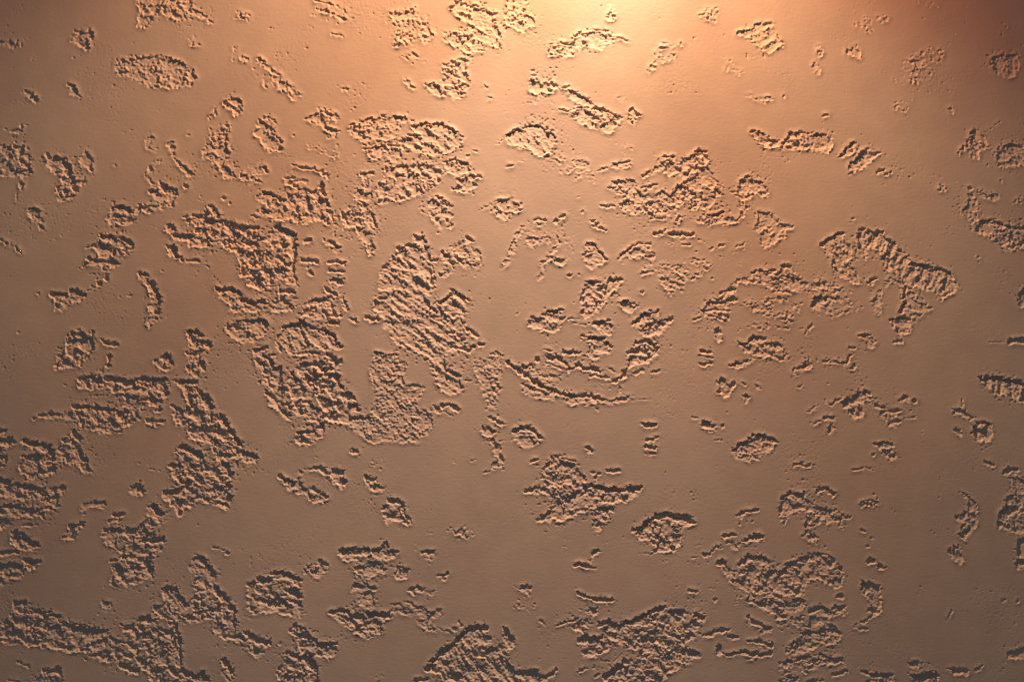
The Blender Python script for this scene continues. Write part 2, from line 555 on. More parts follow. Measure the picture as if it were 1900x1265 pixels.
P5c 1020,765 1060,735 1130,735 1200,730 1190,760 1250,700 1310,710 1330,745 1380,800 1440,830 1430,860 1360,890 1280,900 1200,880 1100,830 1040,830 950,830 910,870 930,950 900,1010 880,1090 760,1050 680,1020 720,960 790,930 860,870 930,800
L9h 22 1025,765 1070,735 1130,745 1195,730
L9h 26 1255,705 1305,710
L9h 20 1200,810 1260,775 1330,800 1380,800
L7h 16 1190,885 1300,885
L9h 22 780,940 830,890 910,875
L9h 16 710,965 780,970 850,960
L9h 18 680,1020 760,1015 870,1020
L7h 16 700,1050 780,1070 850,1095
L6h 12 600,1100 680,1060
L7h 16 880,840 950,800
P3.5s 950,950 1100,900 1300,900 1420,960 1380,1080 1300,1180 1200,1150 1100,1200 950,1150 1050,1050 960,1000
L7h 32 1300,1090
L5h 20 1140,990 1180,980
L5h 22 1220,1140
L6h 16 1420,1180 1470,1105
L7c 42 795,1155 800,1220
L3h 16 680,1225
T 1500 310
P5c 280,400 310,360 340,400 350,430
L6h 24 315,372
P6g 95,560 130,520 190,470 240,465 260,500 300,550 310,620 290,680 340,760 370,830 330,840 250,800 180,740 180,660 120,600
L9h 24 100,560 140,520 200,475 245,470
L6h 14 175,660 175,720
P7r110 345,460 390,440 450,460 520,445 540,480 590,520 650,580 720,630 740,680 850,700 930,720 1020,760 1070,850 1040,890 950,950 900,880 840,880 740,850 680,830 640,760 560,720 520,690 480,610 440,580 400,660 370,620 360,550
L9h 20 350,500 360,455 400,445
L9h 28 460,490 530,455
L9h 24 590,575 690,620
L9h 20 740,690 850,705
L9h 24 860,745 930,725 1010,760
L9h 20 430,560 460,480
L7h 20 540,690 570,640
L7h 24 600,700 640,690
L7h 24 740,770 770,740
L7h 30 860,835
L7h 26 930,900
P4.5c 530,810 580,780 650,790 690,820 670,860 600,830 550,850
L9h 32 440,820 470,790
P3.5c 430,960 480,930 470,850 500,840 530,900 520,980 550,1050 510,1090 460,1020
L7h 32 480,945
P4.5c 680,860 730,880 800,870 760,940 840,980 900,1000 850,1050 800,1080 750,1090 720,1050 660,1030 680,960
L9h 22 690,850 680,930
L9h 32 690,970 660,1030
P7c 580,1090 640,1065 730,1080 740,1140 700,1190 640,1200 590,1150
L9h 28 590,1090 650,1075 730,1090
L8h 30 620,1245 660,1240
L6c 28 215,1055 280,1030 350,1000
P6c 360,1200 400,1185 450,1210 470,1250 450,1290 380,1260
L8h 20 365,1200 440,1195
L6h 18 0,1170 35,1100
P6c 10,980 40,910 100,910 130,940 180,935 140,970 100,980 80,1030 90,1060 30,1050
L8h 18 20,940 90,915
L8h 18 110,940 150,920 180,935
P1.5s 0,800 150,760 350,850 400,1000 100,1100 0,1000
P5c 1145,150 1200,160 1330,180 1370,220 1350,250 1280,230 1200,210
L6c 76 1160,220 1170,290 1130,320 1170,370
P7c 1170,440 1220,380 1320,380 1380,400 1530,430 1600,430 1600,610 1450,590 1380,600 1340,540 1250,490 1190,470
L9h 22 1220,390 1330,385 1400,420 1530,440
L9h 60 1525,540
L7h 30 1155,155
L5h 22 1020,333
P3c 1430,270 1520,200 1540,250
P2.5s 1150,600 1220,580 1300,680 1180,680
L6h 24 1185,630
L3h 18 1365,90 1375,120
P1.5s 950,70 1040,100 1000,200 850,220
P2s 1400,900 1430,1010 1400,1030
P9h 1480,960 1490,890 1533,840 1580,840 1580,1000 1520,1000
L9h 44 1430,1240 1500,1230 1560,1230
L5h 14 1290,1245 1430,1245
P2s 960,1160 1000,1130 1020,1180
T 0 620
P8c 480,10 500,-20 580,-30 670,-20 680,90 640,160 590,200 570,250 480,250 400,260 385,220 420,150 470,120 460,60
L9h 60 490,70 600,60
L9h 46 660,60
L9h 40 430,160
P9h 710,40 760,40 850,65 850,95 760,100
L9h 34 780,160 770,230
P8c 545,310 600,290 680,290 700,240 740,240 750,300 830,310 930,330 950,300 1010,285 1080,310 1190,310 1210,380 1200,440 1130,500 1090,510 1000,470 1050,430 880,410 810,430 780,380 660,395 550,380
L10h 54 760,320 850,325 940,360
L9h 40 980,320 1090,330
L9h 36 1180,320
L8h 28 560,320 640,310
P8c 1075,180 1150,160 1180,120 1210,140 1235,220 1200,260 1130,260 1090,220
L9h 36 1100,190
L9h 36 1220,200
P7c 890,450 960,440 1040,500 980,550 990,580 1080,610 1170,620 1110,660 1050,650 960,600 870,640 870,700 720,700 550,660 560,620 490,600 370,600 280,610 220,620 250,590 340,575 360,555 430,550 510,540 540,490 600,510 680,510 790,530 860,560 880,500
L9h 30 280,580 440,565
L10h 38 530,515 620,520
L10h 46 680,525 790,545
L9h 54 850,560 860,600
L9h 38 870,650 950,615
L9h 32 700,660 740,675
L9h 34 1050,615 1160,620
L8h 32 1110,545 1140,530
L8h 34 900,450 970,460
L7h 24 240,600
N 1000,540 1060,510 1110,530 1080,570
L4h 26 460,360
P8c 1200,310 1280,330 1400,330 1420,400 1487,420 1512,490 1520,560 1567,570 1627,630 1667,720 1727,800 1840,885 1815,920 1757,920 1707,880 1617,900 1547,910 1527,880 1570,830 1533,830 1440,770 1335,745 1330,690 1360,660 1250,640 1225,580 1230,510 1310,550 1345,500 1310,440 1280,370
L10h 38 1280,340 1390,340
L9h 42 1230,520 1320,560
L9h 46 1440,470 1510,520
L10h 38 1570,580 1650,690 1700,780
L9h 46 1760,850 1810,880
L9h 34 1350,690 1450,690
L9h 36 1460,690 1560,700
L9h 36 1560,870 1670,865
P8c 1230,830 1270,790 1330,790 1410,840 1430,890 1533,940 1590,910 1640,930 1650,990 1640,1060 1650,1110 1660,1150 1630,1240 1600,1260 1520,1210 1440,1180 1390,1200 1320,1260 1255,1305 1240,1260 1200,1200 1150,1150 1080,1150 1130,1125 1250,1110 1310,1070 1240,1040 1200,990 1240,930 1300,900
L10h 46 1290,800 1400,850 1440,890
L10h 46 1610,930 1640,1000
L9h 44 1170,1130 1260,1130
L9h 36 1220,930 1280,950
L8h 36 1280,1040
L9h 46 1500,1120
L10h 54 1600,1220
L9h 36 1370,1190
L5c 28 1060,920 1090,930
L4c 18 1070,960 1130,970
P9h 905,1140 940,1080 990,1040 1040,1115 1020,1150
L8c 42 590,1230 650,1200 740,1210
P8c 430,790 440,745 500,740 520,690 570,720 580,790 570,850 630,930 680,990 580,990 540,920 450,920 390,890 410,830
L9h 42 520,700 560,740
L9h 36 450,760 540,780
L10h 46 570,840 600,900
L9h 40 -20,690 30,690
P8c -60,735 0,735 100,735 90,800 50,830 0,840 -60,840
L10h 54 -20,760 90,760
P8c 150,750 230,745 330,790 390,820 390,900 410,960 380,1010 330,1000 250,1030 180,1030 130,990 150,920 170,860 270,840 200,800
L11h 50 180,760 260,780 340,810
L9h 44 350,830 380,900
L9h 50 190,880 270,890
P8c -60,860 50,860 45,920 0,960 -60,960
L9h 54 15,880
P8c -60,1010 0,1010 50,1030 80,1060 160,1060 280,1080 370,1080 490,1065 470,1110 420,1150 420,1210 390,1240 300,1190 230,1160 180,1190 100,1190 0,1140 -60,1140
L10h 54 0,1040 60,1060
L10h 44 140,1080 230,1090
L9h 54 390,1170
L9h 44 120,1150 170,1155
P2s 900,900 1100,880 1000,960
P2s 1200,640 1270,690 1230,730
T 375 620
P8c 360,110 450,90 460,130 530,150 520,220 570,240 560,330 590,380 620,290 690,320 680,240 700,210 800,200 870,170 920,150 990,200 960,260 990,340 1010,390 1080,450 1110,500 1120,560 1210,600 1180,650 1050,640 930,620 830,640 740,600 770,570 640,580 630,630 540,560 470,490 440,400 460,370 400,340 430,290 390,230
L9h 42 880,150 980,200
L9h 38 800,200 880,290 970,310
L9h 24 960,330 1010,400 1090,460
L9h 38 440,270 540,330
L9h 42 640,290 680,350 720,400
L9h 38 480,430 540,520
L9h 22 840,375 940,375
L9h 38 870,520 920,510
L9h 28 1050,605 1180,595
L9h 32 380,110 460,100
L9h 38 740,480 790,510
L8h 30 550,240 560,340
L8h 30 560,390 600,400
L8h 26 480,150 530,150
L8h 28 690,140 760,130 830,140
L9h 30 700,215 790,215
N 770,470 800,420 840,500 800,520
P7c 670,720 690,680 800,690 830,640 870,650 890,700 830,735 760,790 700,795 670,760
L10h 38 690,695 800,695
L9h 50 845,665
P6c 550,1010 580,1005 650,1060 680,1000 660,980 720,940 860,935 910,990 880,1010 830,970 720,970 700,1040 720,1080 790,1090 890,1150 880,1200 820,1200 700,1140 620,1110
L9h 36 560,1010 640,1060
L8h 36 790,1100 880,1160
P8h 900,1000 930,960 980,950 1000,1020 1040,1045 1030,1070 990,1105 930,1060
L9h 42 930,965 990,990
L9h 36 1015,1045
P2s 720,830 870,830 820,920 720,900
P9h 1040,840 1060,805 1115,820 1115,860 1060,860
P7c 1150,1005 1210,1020 1240,1060 1320,1090 1270,1120 1200,1125 1165,1080
L9h 32 1160,1010 1215,1035
L5h 22 1270,960
P2s 1150,880 1300,870 1310,980 1200,980
P8c 1280,1230 1330,1160 1400,1165 1440,1210 1450,1260 1480,1310 1490,1360 1420,1340 1310,1330 1290,1290
L10h 40 1330,1180 1420,1190
P2s 900,670 970,680 950,720
P2.5s 1060,620 1180,640 1200,770 1120,740
T 750 620
P4.5g -207,130 -57,150 -37,190 23,200 30,230 -10,300 20,350 60,345 150,370 130,430 100,540 200,560 215,670 190,710 130,735 120,770 -37,775 -187,770 -237,780 -317,730 -377,660 -387,610 -267,580 -227,500 -187,440 -197,400 -237,350 -247,260
L7h 20 -210,135 -50,150
L6h 14 -200,445 -130,435
L6h 22 -217,770
L6h 16 100,640 190,600
L6h 18 40,370 130,375
L8h 28 210,510 240,540
L8h 36 275,505 320,500 380,540
L5c 26 190,545 260,540 340,580
P3.5g 480,150 560,160 660,110 690,150 700,260 690,350 720,380 680,420 690,500 650,540 590,530 580,450 550,400 530,330 490,240
L6h 20 570,425 610,402 660,420
L8h 32 480,95 550,75
L7h 22 480,5 520,10
L6c 44 610,590 690,640
P6c 540,680 600,660 640,690 620,710 660,750 720,740 770,740 800,690 850,640 900,650 970,730 960,770 900,790 850,830 820,780 780,760 660,770 690,810 710,960 620,970 630,880 620,810 560,760
L9h 32 780,690 850,650 900,670 970,735
L8h 34 560,672
L8h 24 590,665 640,690
L4h 18 570,985 620,970
L5h 18 480,900 510,890
P2s 300,880 380,900 400,950 320,920
L9h 24 905,905 925,890 950,892
L9h 40 735,195 770,230 830,270 890,310 960,360 1040,390 1110,420 1180,440
L9h 36 1180,440 1260,440 1330,440 1400,460
P4g 860,240 940,190 960,240 1080,280 1130,330 1050,350 900,290
P4.5c 820,340 900,360 960,380 1080,440 1200,450 1400,465 1533,450 1600,440 1650,470 1533,490 1350,500 1200,505 1050,475 900,445 820,415 850,380
L4h 12 1650,465 1760,460
L4h 16 1340,510 1380,540
P2.5s 1200,430 1430,330 1533,340 1600,400 1640,440 1400,440
L8h 28 850,235 910,220
L8h 38 945,180
L8h 24 995,105 1040,115
L9h 40 1020,165 1090,170 1140,205
L8h 24 1160,255 1240,230
L9h 32 1225,220 1300,240 1400,265
L7h 24 1330,295 1380,295 1450,310
L5h 16 1010,205 1150,250
L9h 32 1140,125 1190,130 1240,130
P6c 1255,10 1330,15 1400,20 1460,80 1460,130 1380,170 1310,190 1300,130 1320,80
L10h 28 1270,15 1340,35 1420,30 1465,85
L6h 22 1360,165 1390,155
P6h 1295,800 1340,800 1320,870 1295,905 1300,850
L8h 30 1300,805 1330,830
P7c 1040,830 1090,845 1120,870 1220,910 1260,970 1300,1010 1280,1060 1300,1080 1380,1080 1440,1090 1533,1090 1580,1080 1640,1075 1670,1100 1660,1160 1600,1190 1500,1200 1400,1205 1300,1260 1180,1310 1100,1330 950,1330 1010,1260 1060,1200 1040,1150 960,1140 860,1130 900,1100 980,1080 960,1030 1000,960 1050,880
L11h 40 1290,1090 1350,1080 1440,1105 1533,1110 1600,1090 1670,1095
L9h 34 970,1320 1050,1240 1130,1200 1240,1160 1310,1110
L9h 32 865,1120 940,1095 1010,1110
L8h 22 1360,1050 1390,990
L7h 12 1125,880 1220,910
L8h 30 1340,980
L8h 20 1000,960 1060,870
L8h 28 1440,975 1520,965
T 1125 620
P6c 880,220 920,200 980,190 1010,180 1060,160 980,130 950,70 1000,80 1040,15 1100,20 1130,50 1180,50 1220,60 1260,100 1300,110 1290,170 1310,200 1230,190 1150,160 1080,160 1040,200 960,240 920,260
L9h 26 950,70 1010,75 1040,20 1120,30
L8h 38 1200,80 1240,90
L9h 32 885,225 930,205
L8h 20 950,210 1010,185
L9h 30 680,125 740,125
L9h 26 670,210 740,205
L6h 18 660,150 760,170
P7c 790,300 830,320 870,350 910,340 920,380 890,410 880,450 850,455 790,410 800,370
L9h 38 820,320
L9h 38 900,360
L9h 34 805,405
L8h 28 865,435
P7h 960,430 990,415 1035,440 1000,485 965,465
L6h 20 1080,335 1115,340
L4c 26 1070,370 1090,390
P6c 1310,250 1350,220 1400,215 1440,170 1470,215 1460,250 1400,260 1340,295
L9h 24 1330,250 1440,225
P7h 1340,370 1400,355 1400,390 1380,415
L7h 26 320,270 375,260
L7c 30 205,280 250,255
L9h 34 130,255 120,295 60,325
L6h 22 30,250 60,265
L7h 36 0,310
P2s 340,240 450,210 460,260 380,280
P7c 680,620 730,625 790,640 780,680 730,685 680,660
L9h 26 690,620 760,645
L8h 38 825,655
L5h 18 620,590 660,600
L8h 22 250,635 300,635
L9h 26 280,655 345,645
L9h 30 290,755 360,735
L8h 36 280,800 340,810
L4c 36 280,850 340,850
P7g 900,830 960,790 1010,750 1050,705 1130,715 1210,760 1150,840 1090,880 1010,905 910,890
L10h 24 905,830 1010,750 1060,712 1130,720 1205,755
P9h 1325,915 1400,905 1410,945 1330,945
L8h 40 1440,935
L5h 20 1235,1018
L5h 20 785,935
L3h 16 860,555
L3h 14 770,755 800,750
P2s 680,290 750,290 740,340 690,330
P2s 950,330 1050,300 1050,420 950,400
P2s 340,700 440,720 430,790 370,780
T 1500 620
L7h 14 95,205 160,175
L9h 22 165,190 230,205 280,195 295,150
L8h 26 290,95 335,95
L4h 12 330,100 410,120
P6h 290,240 310,210 345,210 335,250 300,265
P4c 160,200 290,210 260,240 180,235
L6c 28 360,10 430,15 470,50
P2s 120,330 160,350 160,380 130,370
P7c 245,490 300,440 380,400 420,390 440,430 480,460 430,480 400,470 380,530 410,600 330,605 280,570 300,530 250,520
L9h 26 250,490 320,445 400,405 440,430
L9h 54 310,550
L7h 18 160,500 230,460
P3c 120,450 140,500 110,490
L9h 30 645,470 690,450 755,475
L8h 28 480,510 540,520
L9h 28 520,560 590,550 650,545
L8h 32 570,640 640,620
P5c 480,560 660,560 620,660 580,650
L5c 22 690,600 760,590
L8h 24 50,630 110,595 170,595
P5c 130,710 140,640 200,600 180,650 240,660 180,690
L9h 26 145,700 155,650
L6c 32 10,550 60,510
P2s 770,600 850,640 830,740 780,720
P7c 475,790 510,760 600,780 610,820 640,840 600,900 560,905 530,850 500,820
L9h 26 480,785 530,770 590,790
L7h 26 460,860
L8h 16 310,965 370,950 410,945 460,970
L8c 42 1045,550 1100,560 1170,600
L7h 28 1090,480 1100,500
L8h 36 1050,680 1080,710
P8c 1160,690 1180,640 1230,620 1280,630 1310,690 1330,710 1300,760 1240,775 1190,750
L10h 28 1165,700 1185,640 1240,625 1290,640
P8r100 1220,320 1290,300 1400,310 1533,340 1600,345 1600,470 1533,500 1440,460 1430,420 1340,430 1270,370 1220,340
L11h 40 1230,325 1290,320 1400,335 1533,355 1600,360
P2.5s 1070,230 1110,240 1170,330 1160,400 1110,390 1150,320
P2s 1200,440 1450,440 1350,500
L9h 24 1250,900 1320,935
P7c 1380,990 1420,940 1480,950 1470,990 1533,1010 1600,1010 1600,1400 1480,1440 1400,1400 1370,1370 1340,1350 1350,1260 1400,1190 1440,1120 1470,1050 1420,1010
L9h 34 1390,975 1480,960
L10h 60 1390,1267 1470,1247
L8h 44 1360,1357
L8h 40 1530,1060
P6c 1075,1120 1130,1125 1160,1170 1200,1200 1200,1250 1225,1300 1190,1370 1160,1420 1110,1440 1060,1330 1080,1280 1130,1250 1130,1180
L8h 14 1080,1120 1125,1135
L9h 44 1070,1302 1120,1277
L9h 44 1090,1437 1120,1407
L8h 34 1150,1180
L9h 36 70,1105 130,1095 180,1140
L8c 46 380,1210 440,1190 490,1200
L6h 28 460,1137
L4h 18 932,1163
P2s 1260,1180 1290,1200
T 0 935
P8c -60,0 0,10 60,0 100,20 230,30 290,50 390,10 330,60 320,100 210,95 120,85 80,140 0,180 -60,180
L10h 46 40,10 130,30
L9h 38 270,40 340,30
P8c 80,230 100,190 170,190 190,240 260,280 290,290 270,320 180,340 150,330 80,270
L11h 46 100,250 180,255 260,290
L9h 38 100,200 160,210
L8h 28 170,150 220,150
P8c -60,330 60,330 140,330 60,370 0,370 -60,370
L10h 34 10,345 110,340
P8c -60,440 0,440 130,410 180,380 290,390 280,430 230,480 100,540 0,600 -60,600
L11h 46 180,410 280,415
L10h 54 0,450 130,440
P8c 450,240 480,190 520,150 545,120 590,140 560,200 550,250 480,265
L9h 46 510,160 570,140
L9h 36 470,240
L9h 42 820,75 870,75
L7c 36 780,130 840,110
P7c 720,180 830,170 980,165 1010,130 1060,100 1040,10 1080,0 1140,20 1185,70 1170,140 1120,160 1060,180 1150,240 1190,260 1160,320 1100,380 1060,420 1100,480 1080,520 980,570 880,585 810,600 780,570 790,490 820,420 760,410 870,370 830,330 790,280 730,280
L11h 54 1090,20 1140,70
L10h 44 750,190 850,185
L11h 54 1020,260 1150,260
L10h 42 870,380 960,370
L10h 54 830,450 870,530
L10h 70 1050,430 1060,470
L10h 60 970,460
L4h 22 600,70
P6c 720,690 770,670 790,720 770,780 730,770
L8h 26 730,690 780,700
L5h 22 700,780
L4h 20 740,590
P8c -60,870 0,870 50,790 90,760 100,690 175,680 185,740 330,770 400,795 520,840 610,855 540,870 700,880 790,890 800,940 700,960 600,990 560,1050 440,1065 380,1040 290,1020 200,1005 0,990 -60,990
L10h 34 240,770 330,770 420,800
L10h 60 520,890 630,905 740,910
L10h 46 110,700 170,700
L9h 60 120,830 180,840
L9h 60 420,920
L10h 46 400,1020 500,1025
L8h 26 20,890 90,870
P8c 600,1000 700,960 790,930 870,970 940,960 900,880 810,850 960,850 970,810 1050,780 1080,730 1140,720 1170,690 1140,640 1160,600 1250,580 1275,620 1290,680 1340,700 1300,760 1260,830 1270,930 1290,1060 1300,1150 1400,1200 1450,1230 1533,1300 1533,1340 1100,1340 1040,1200 950,1100 870,1100 780,1120 700,1100 600,1110 590,1060
L9h 24 1255,850 1270,950 1285,1080
L10h 54 1180,600 1250,620
L9h 44 1290,680 1320,720
L9h 44 1000,820 1060,830
L10h 60 870,1150 960,1180
L10h 60 1090,1200
L10h 54 1300,1190 1330,1210
L9h 50 1110,740
L9h 44 900,880 960,900
L9h 50 740,980
L9h 50 930,1080
L9h 44 1040,1000
N 1110,830 1180,800 1200,860 1130,870
N 790,890 880,910 900,950 830,960
P8c 230,1265 300,1200 340,1150 430,1150 450,1220 440,1330 230,1330
L10h 50 310,1180 420,1190
L8h 22 130,1120 200,1150
L4h 16 60,1250 140,1265
T 375 935
P7c -80,370 -30,360 40,390 90,460 110,590 170,640 230,680 250,760 240,800 270,840 240,890 330,900 400,940 390,970 440,980 495,950 480,1020 400,1105 330,1040 300,1000 180,955 70,910 50,850 -60,840 -180,830 -190,790 -50,760 -100,700 -40,620 -70,580 -60,500 -90,470
L10h 46 0,400 60,450
L10h 46 110,620 190,700 230,760
L9h 54 60,750 100,760
L9h 44 -30,540 30,580
L10h 46 400,970 480,990
L9h 42 330,920
L9h 32 170,945 280,950
P7c 300,800 310,700 320,600 340,560 420,530 490,500 560,475 640,490 700,540 690,570 700,600 720,680 730,780 710,810 600,790 500,765 400,780 350,820
N 500,530 600,530 600,600 560,640 490,620
L10h 54 420,540 480,540
L10h 34 500,495 570,485 630,505 690,540
L10h 60 640,620 690,650
L10h 60 430,690 520,720
L9h 42 540,680 600,720
L8h 28 330,570 400,560
L8h 40 700,700
P8c 620,880 660,850 720,870 780,930 840,960 940,970 970,1040 930,1090 850,1110 760,1080 700,1060 680,970 610,910
L10h 54 830,1010 900,1000
L10h 44 700,930 760,960
L9h 40 940,990
P8c 520,1340 540,1160 580,1080 610,1030 660,1060 700,1080 760,1090 830,1160 820,1240 850,1340
L11h 70 730,1110 790,1150
L8h 30 600,1060
L8h 40 800,1200
L6c 36 560,990 590,970
L10h 44 160,1110 190,1160 210,1220
L6h 24 80,1100
L6c 30 150,1200 190,1250
L10h 54 0,1210 30,1260
P7c 720,470 740,430 770,430 800,460 830,430 840,390 880,390 895,450 860,510 790,525 740,515
L8h 26 740,435 770,450
L8h 34 850,405 880,430
P7c 960,350 1000,320 1080,310 1130,300 1190,320 1180,360 1120,390 1040,410 990,390
L10h 34 980,335 1080,320 1180,320
P7c 1200,330 1270,300 1290,260 1330,270 1320,310 1390,330 1370,390 1260,400 1210,380
L9h 30 1210,330 1290,320
L9h 36 1330,340 1380,340
P7c 1070,460 1150,440 1190,380 1240,400 1290,470 1270,500 1200,530 1120,520 1060,480
L8h 24 1080,455 1160,440
L8h 28 1240,420 1290,470
P6c 1070,560 1110,540 1230,590 1240,630 1220,660 1230,730 1180,750 1110,720 1110,660 1060,620
L9h 44 1090,580 1220,600
P8c 880,765 920,760 1020,740 1050,780 1120,770 1210,750 1300,770 1340,810 1280,850 1280,910 1160,960 1060,940 1040,880 1000,850 930,800
L10h 36 920,765 1030,760
L10h 46 1190,780 1320,790
L9h 36 1060,850
L9h 34 1090,900 1220,890
L7c 28 1350,790 1390,750 1440,770
P7c 1350,500 1390,440 1420,420 1470,460 1460,520 1380,550
L8h 36 1480,610 1533,590
L6h 24 1510,640
L7h 22 90,310 140,320 180,355
P2s 730,120 880,130 750,180
P2s 500,60 560,40 560,100
P2s 220,300 290,330 280,390
P2s 1190,1180 1290,1200 1310,1280 1200,1280
T 750 935
P7c 1400,10 1490,20 1470,60 1475,110 1400,120 1400,180 1365,215 1325,160 1340,100 1330,60
L9h 36 1410,30 1480,40
L9h 40 1370,155
P6c 780,580 830,590 880,555 920,620 900,650 860,650
L8h 24 830,600 900,600
P4s 720,740 800,650 900,670 940,730 880,780
L6h 26 930,710
L4h 18 970,830 990,850
L4h 18 960,880
L5h 22 955,1100
P6c 150,195 185,170 215,200 205,265 180,230
P5c 130,340 200,335 210,370 235,400 180,435 150,400
L9h 32 130,340 205,345
P2.5s 50,280 120,290 120,440 60,330
L9h 28 245,505 310,490
L6h 26 280,530
P5c 40,630 60,590 100,580 180,600 260,590 250,630 190,660 130,640 60,650
L7h 28 60,625
P5c -80,700 0,690 60,680 120,740 170,770 240,730 280,770 290,810 200,810 230,860 300,900 370,870 380,900 340,940 280,910 220,930 150,930 80,830 0,790 -90,760
L6h 22 110,740 190,775 260,745
L7h 22 390,840 410,865
P8r60 150,1190 200,1120 270,1050 350,1000 410,930 460,860 560,850 590,920 640,970 560,1000 600,1040 560,1050 640,1010 700,1000 710,890 740,870 760,930 790,980 740,1050 740,1120 800,1190 940,1180 960,1200 1000,1210 1060,1180 1110,1150 1080,1210 1000,1260 900,1340 200,1340 270,1260 250,1210
L12h 44 160,1175 260,1070 360,990 430,920
L11h 60 470,890 560,880
L9h 44 720,890 740,970
L9h 36 800,1195 940,1190
L9h 36 590,1050 650,1020
N 500,1080 580,1090 600,1140 520,1140
L11h 70 330,1230 400,1240
L9h 34 80,1255 160,1245
L9h 22 1095,855 1170,835 1230,820
P8c 1180,850 1250,820 1340,830 1290,880 1270,910 1210,900
L9h 40 1390,860 1460,830 1533,880
P8c 1390,870 1500,830 1570,900 1560,960 1480,950 1430,960
P8c 1230,980 1290,930 1360,940 1420,930 1470,980 1470,1030 1380,1080 1270,1085 1250,1050 1290,1010
L9h 32 1240,970 1290,945
L9h 22 1215,615 1260,650 1330,665
L10h 36 1350,675 1410,680 1475,680
P9h 1240,745 1310,740 1380,725 1390,745 1350,800 1330,790
L10h 28 1325,390 1350,345 1380,330
L9h 36 1220,430 1270,430 1320,450
L6h 18 1330,455 1365,455
L8h 22 1240,1190 1290,1170 1390,1155
L6h 22 1365,1220 1385,1205
P2s 250,150 500,130 540,200 450,280 280,230
P2s 530,620 580,640 550,680
P2s 1110,220 1200,250 1130,320
P2.5s 1400,810 1500,770 1580,700 1600,800 1480,850
T 1125 935
P8c 280,150 290,110 360,80 440,60 500,80 560,75 610,110 600,155 540,180 530,250 540,290 470,330 380,350 310,360 360,310 290,260 230,250 210,205 260,190
L11h 50 285,140 330,100 430,75 500,95 560,85 605,115
L9h 36 190,180 260,180
L9h 50 500,230
L4h 12 230,350 300,345
L9h 34 945,75 1000,50
L9h 28 1010,50 1070,40
L6h 18 960,90 950,150
L5h 20 1040,122
L9h 34 840,230 910,220
L7c 34 880,270 920,310
L10h 44 990,260 1050,230 1100,235
L7c 36 950,290
L8h 22 690,355 740,355 780,300 820,295
L4h 14 620,300 660,290
L4h 14 610,380 660,375
L4h 20 430,405
P7c 1240,-30 1290,-77 1340,-87 1410,-77 1440,-27 1490,10 1540,20 1600,30 1700,60 1740,95 1690,110 1680,170 1560,140 1533,110 1490,150 1450,180 1510,250 1500,285 1390,235 1390,215 1430,130 1450,60 1390,50 1330,60 1290,110 1280,160 1230,135 1220,80
L9h 18 1430,40 1420,170
L9h 28 1250,-40 1300,-75 1400,-70
L9h 28 1230,80 1250,20
L8h 28 1460,20 1530,40 1600,50
L8h 24 1630,115 1730,95
P7c 940,420 1000,370 1080,365 1150,380 1190,400 1180,450 1210,470 1280,440 1330,420 1370,390 1390,410 1420,350 1500,360 1533,340 1560,350 1620,380 1640,430 1600,460 1533,450 1470,460 1430,560 1410,630 1430,720 1380,760 1290,820 1190,830 1180,780 1060,720 990,700 1000,650 960,590 870,550 840,490 770,420 800,385 860,410 870,460 940,470
L10h 34 950,430 1000,380 1080,385 1140,390
L9h 32 1170,490 1130,580 1070,620
L9h 36 1220,540 1300,430 1380,400
L9h 36 1430,390 1510,360
L8h 28 1190,450 1220,520
P2.5s 1200,830 1420,700 1430,870 1250,960
P6c 1437,360 1487,340 1537,340 1577,440 1587,480 1567,540 1637,560 1647,470 1697,450 1697,560 1617,600 1497,540 1437,530
L9h 46 1667,465
L8h 36 1587,560 1637,540
L8h 56 1667,650
P6c 1457,740 1537,710 1607,760 1657,710 1707,720 1707,790 1617,800 1607,850 1677,920 1657,990 1437,1020 1420,900 1450,800
L9h 36 1457,760 1547,740
L8h 42 1627,740 1687,730
L9h 42 1537,900 1637,910
P7c 1300,990 1380,920 1440,900 1533,900 1600,890 1650,990 1533,1000 1400,1060 1270,1065
L9h 24 1390,920 1533,910
L8h 28 1320,1030 1420,990
P7c 1180,1190 1240,1150 1260,1110 1350,1100 1533,1060 1620,1080 1700,1100 1700,1140 1533,1130 1440,1210 1350,1270 1210,1340 1230,1230
L9h 28 1240,1130 1350,1110 1533,1065
L9h 40 1597,1110 1677,1100
L8h 36 1627,1210 1707,1180
L8h 34 1437,1265 1537,1250
P6c 990,850 1000,790 1050,830 1100,840 1180,880 1170,910 1100,935 1060,880
L9h 36 1005,800
L8h 26 1080,850 1160,885
L9h 32 1000,975 1080,970 1170,1000
P5c 1050,1000 1170,1000 1130,1040
L9h 34 960,1050 1030,1065 1100,1070 1160,1060
L6h 22 1000,1100 1060,1105
L9h 48 805,1020 800,1060
L8h 34 860,1075 940,1060
L8h 32 870,940 930,945
L9h 32 690,935 760,915 830,890 870,890
L8h 26 585,615 640,620
L6h 36 775,680
L4h 20 790,550
L4c 22 730,600 770,600
P2s 880,560 1000,620 900,780
P8c -40,960 -40,870 20,860 110,860 160,830 280,770 370,730 400,705 430,740 390,790 440,800 470,760 520,750 560,780 570,850 620,820 650,780 690,800 710,830 670,870 680,940 630,960 560,980 560,1010 680,1060 620,1110 540,1150 450,1200 440,1230 350,1340 -60,1340 60,1190 110,1100 200,1080 260,1020 180,1030 130,1000 60,990
L11h 32 110,860 200,820 300,775 390,735
L10h 48 460,770 540,770
L9h 44 640,790 680,810
L10h 44 260,970 330,970 400,975
L9h 40 540,1060 650,1060
L11h 60 0,1230 100,1150
L9h 40 0,880 90,870
L8h 36 20,1000
L6h 30 160,1020
T 1500 935
L10h 42 390,1190 450,1215 590,1220
P8c 400,1240 600,1240 600,1340 400,1340
P8c 720,1130 770,1110 790,1090 850,1130 800,1150 740,1170 720,1200
L9h 26 725,1135 790,1115
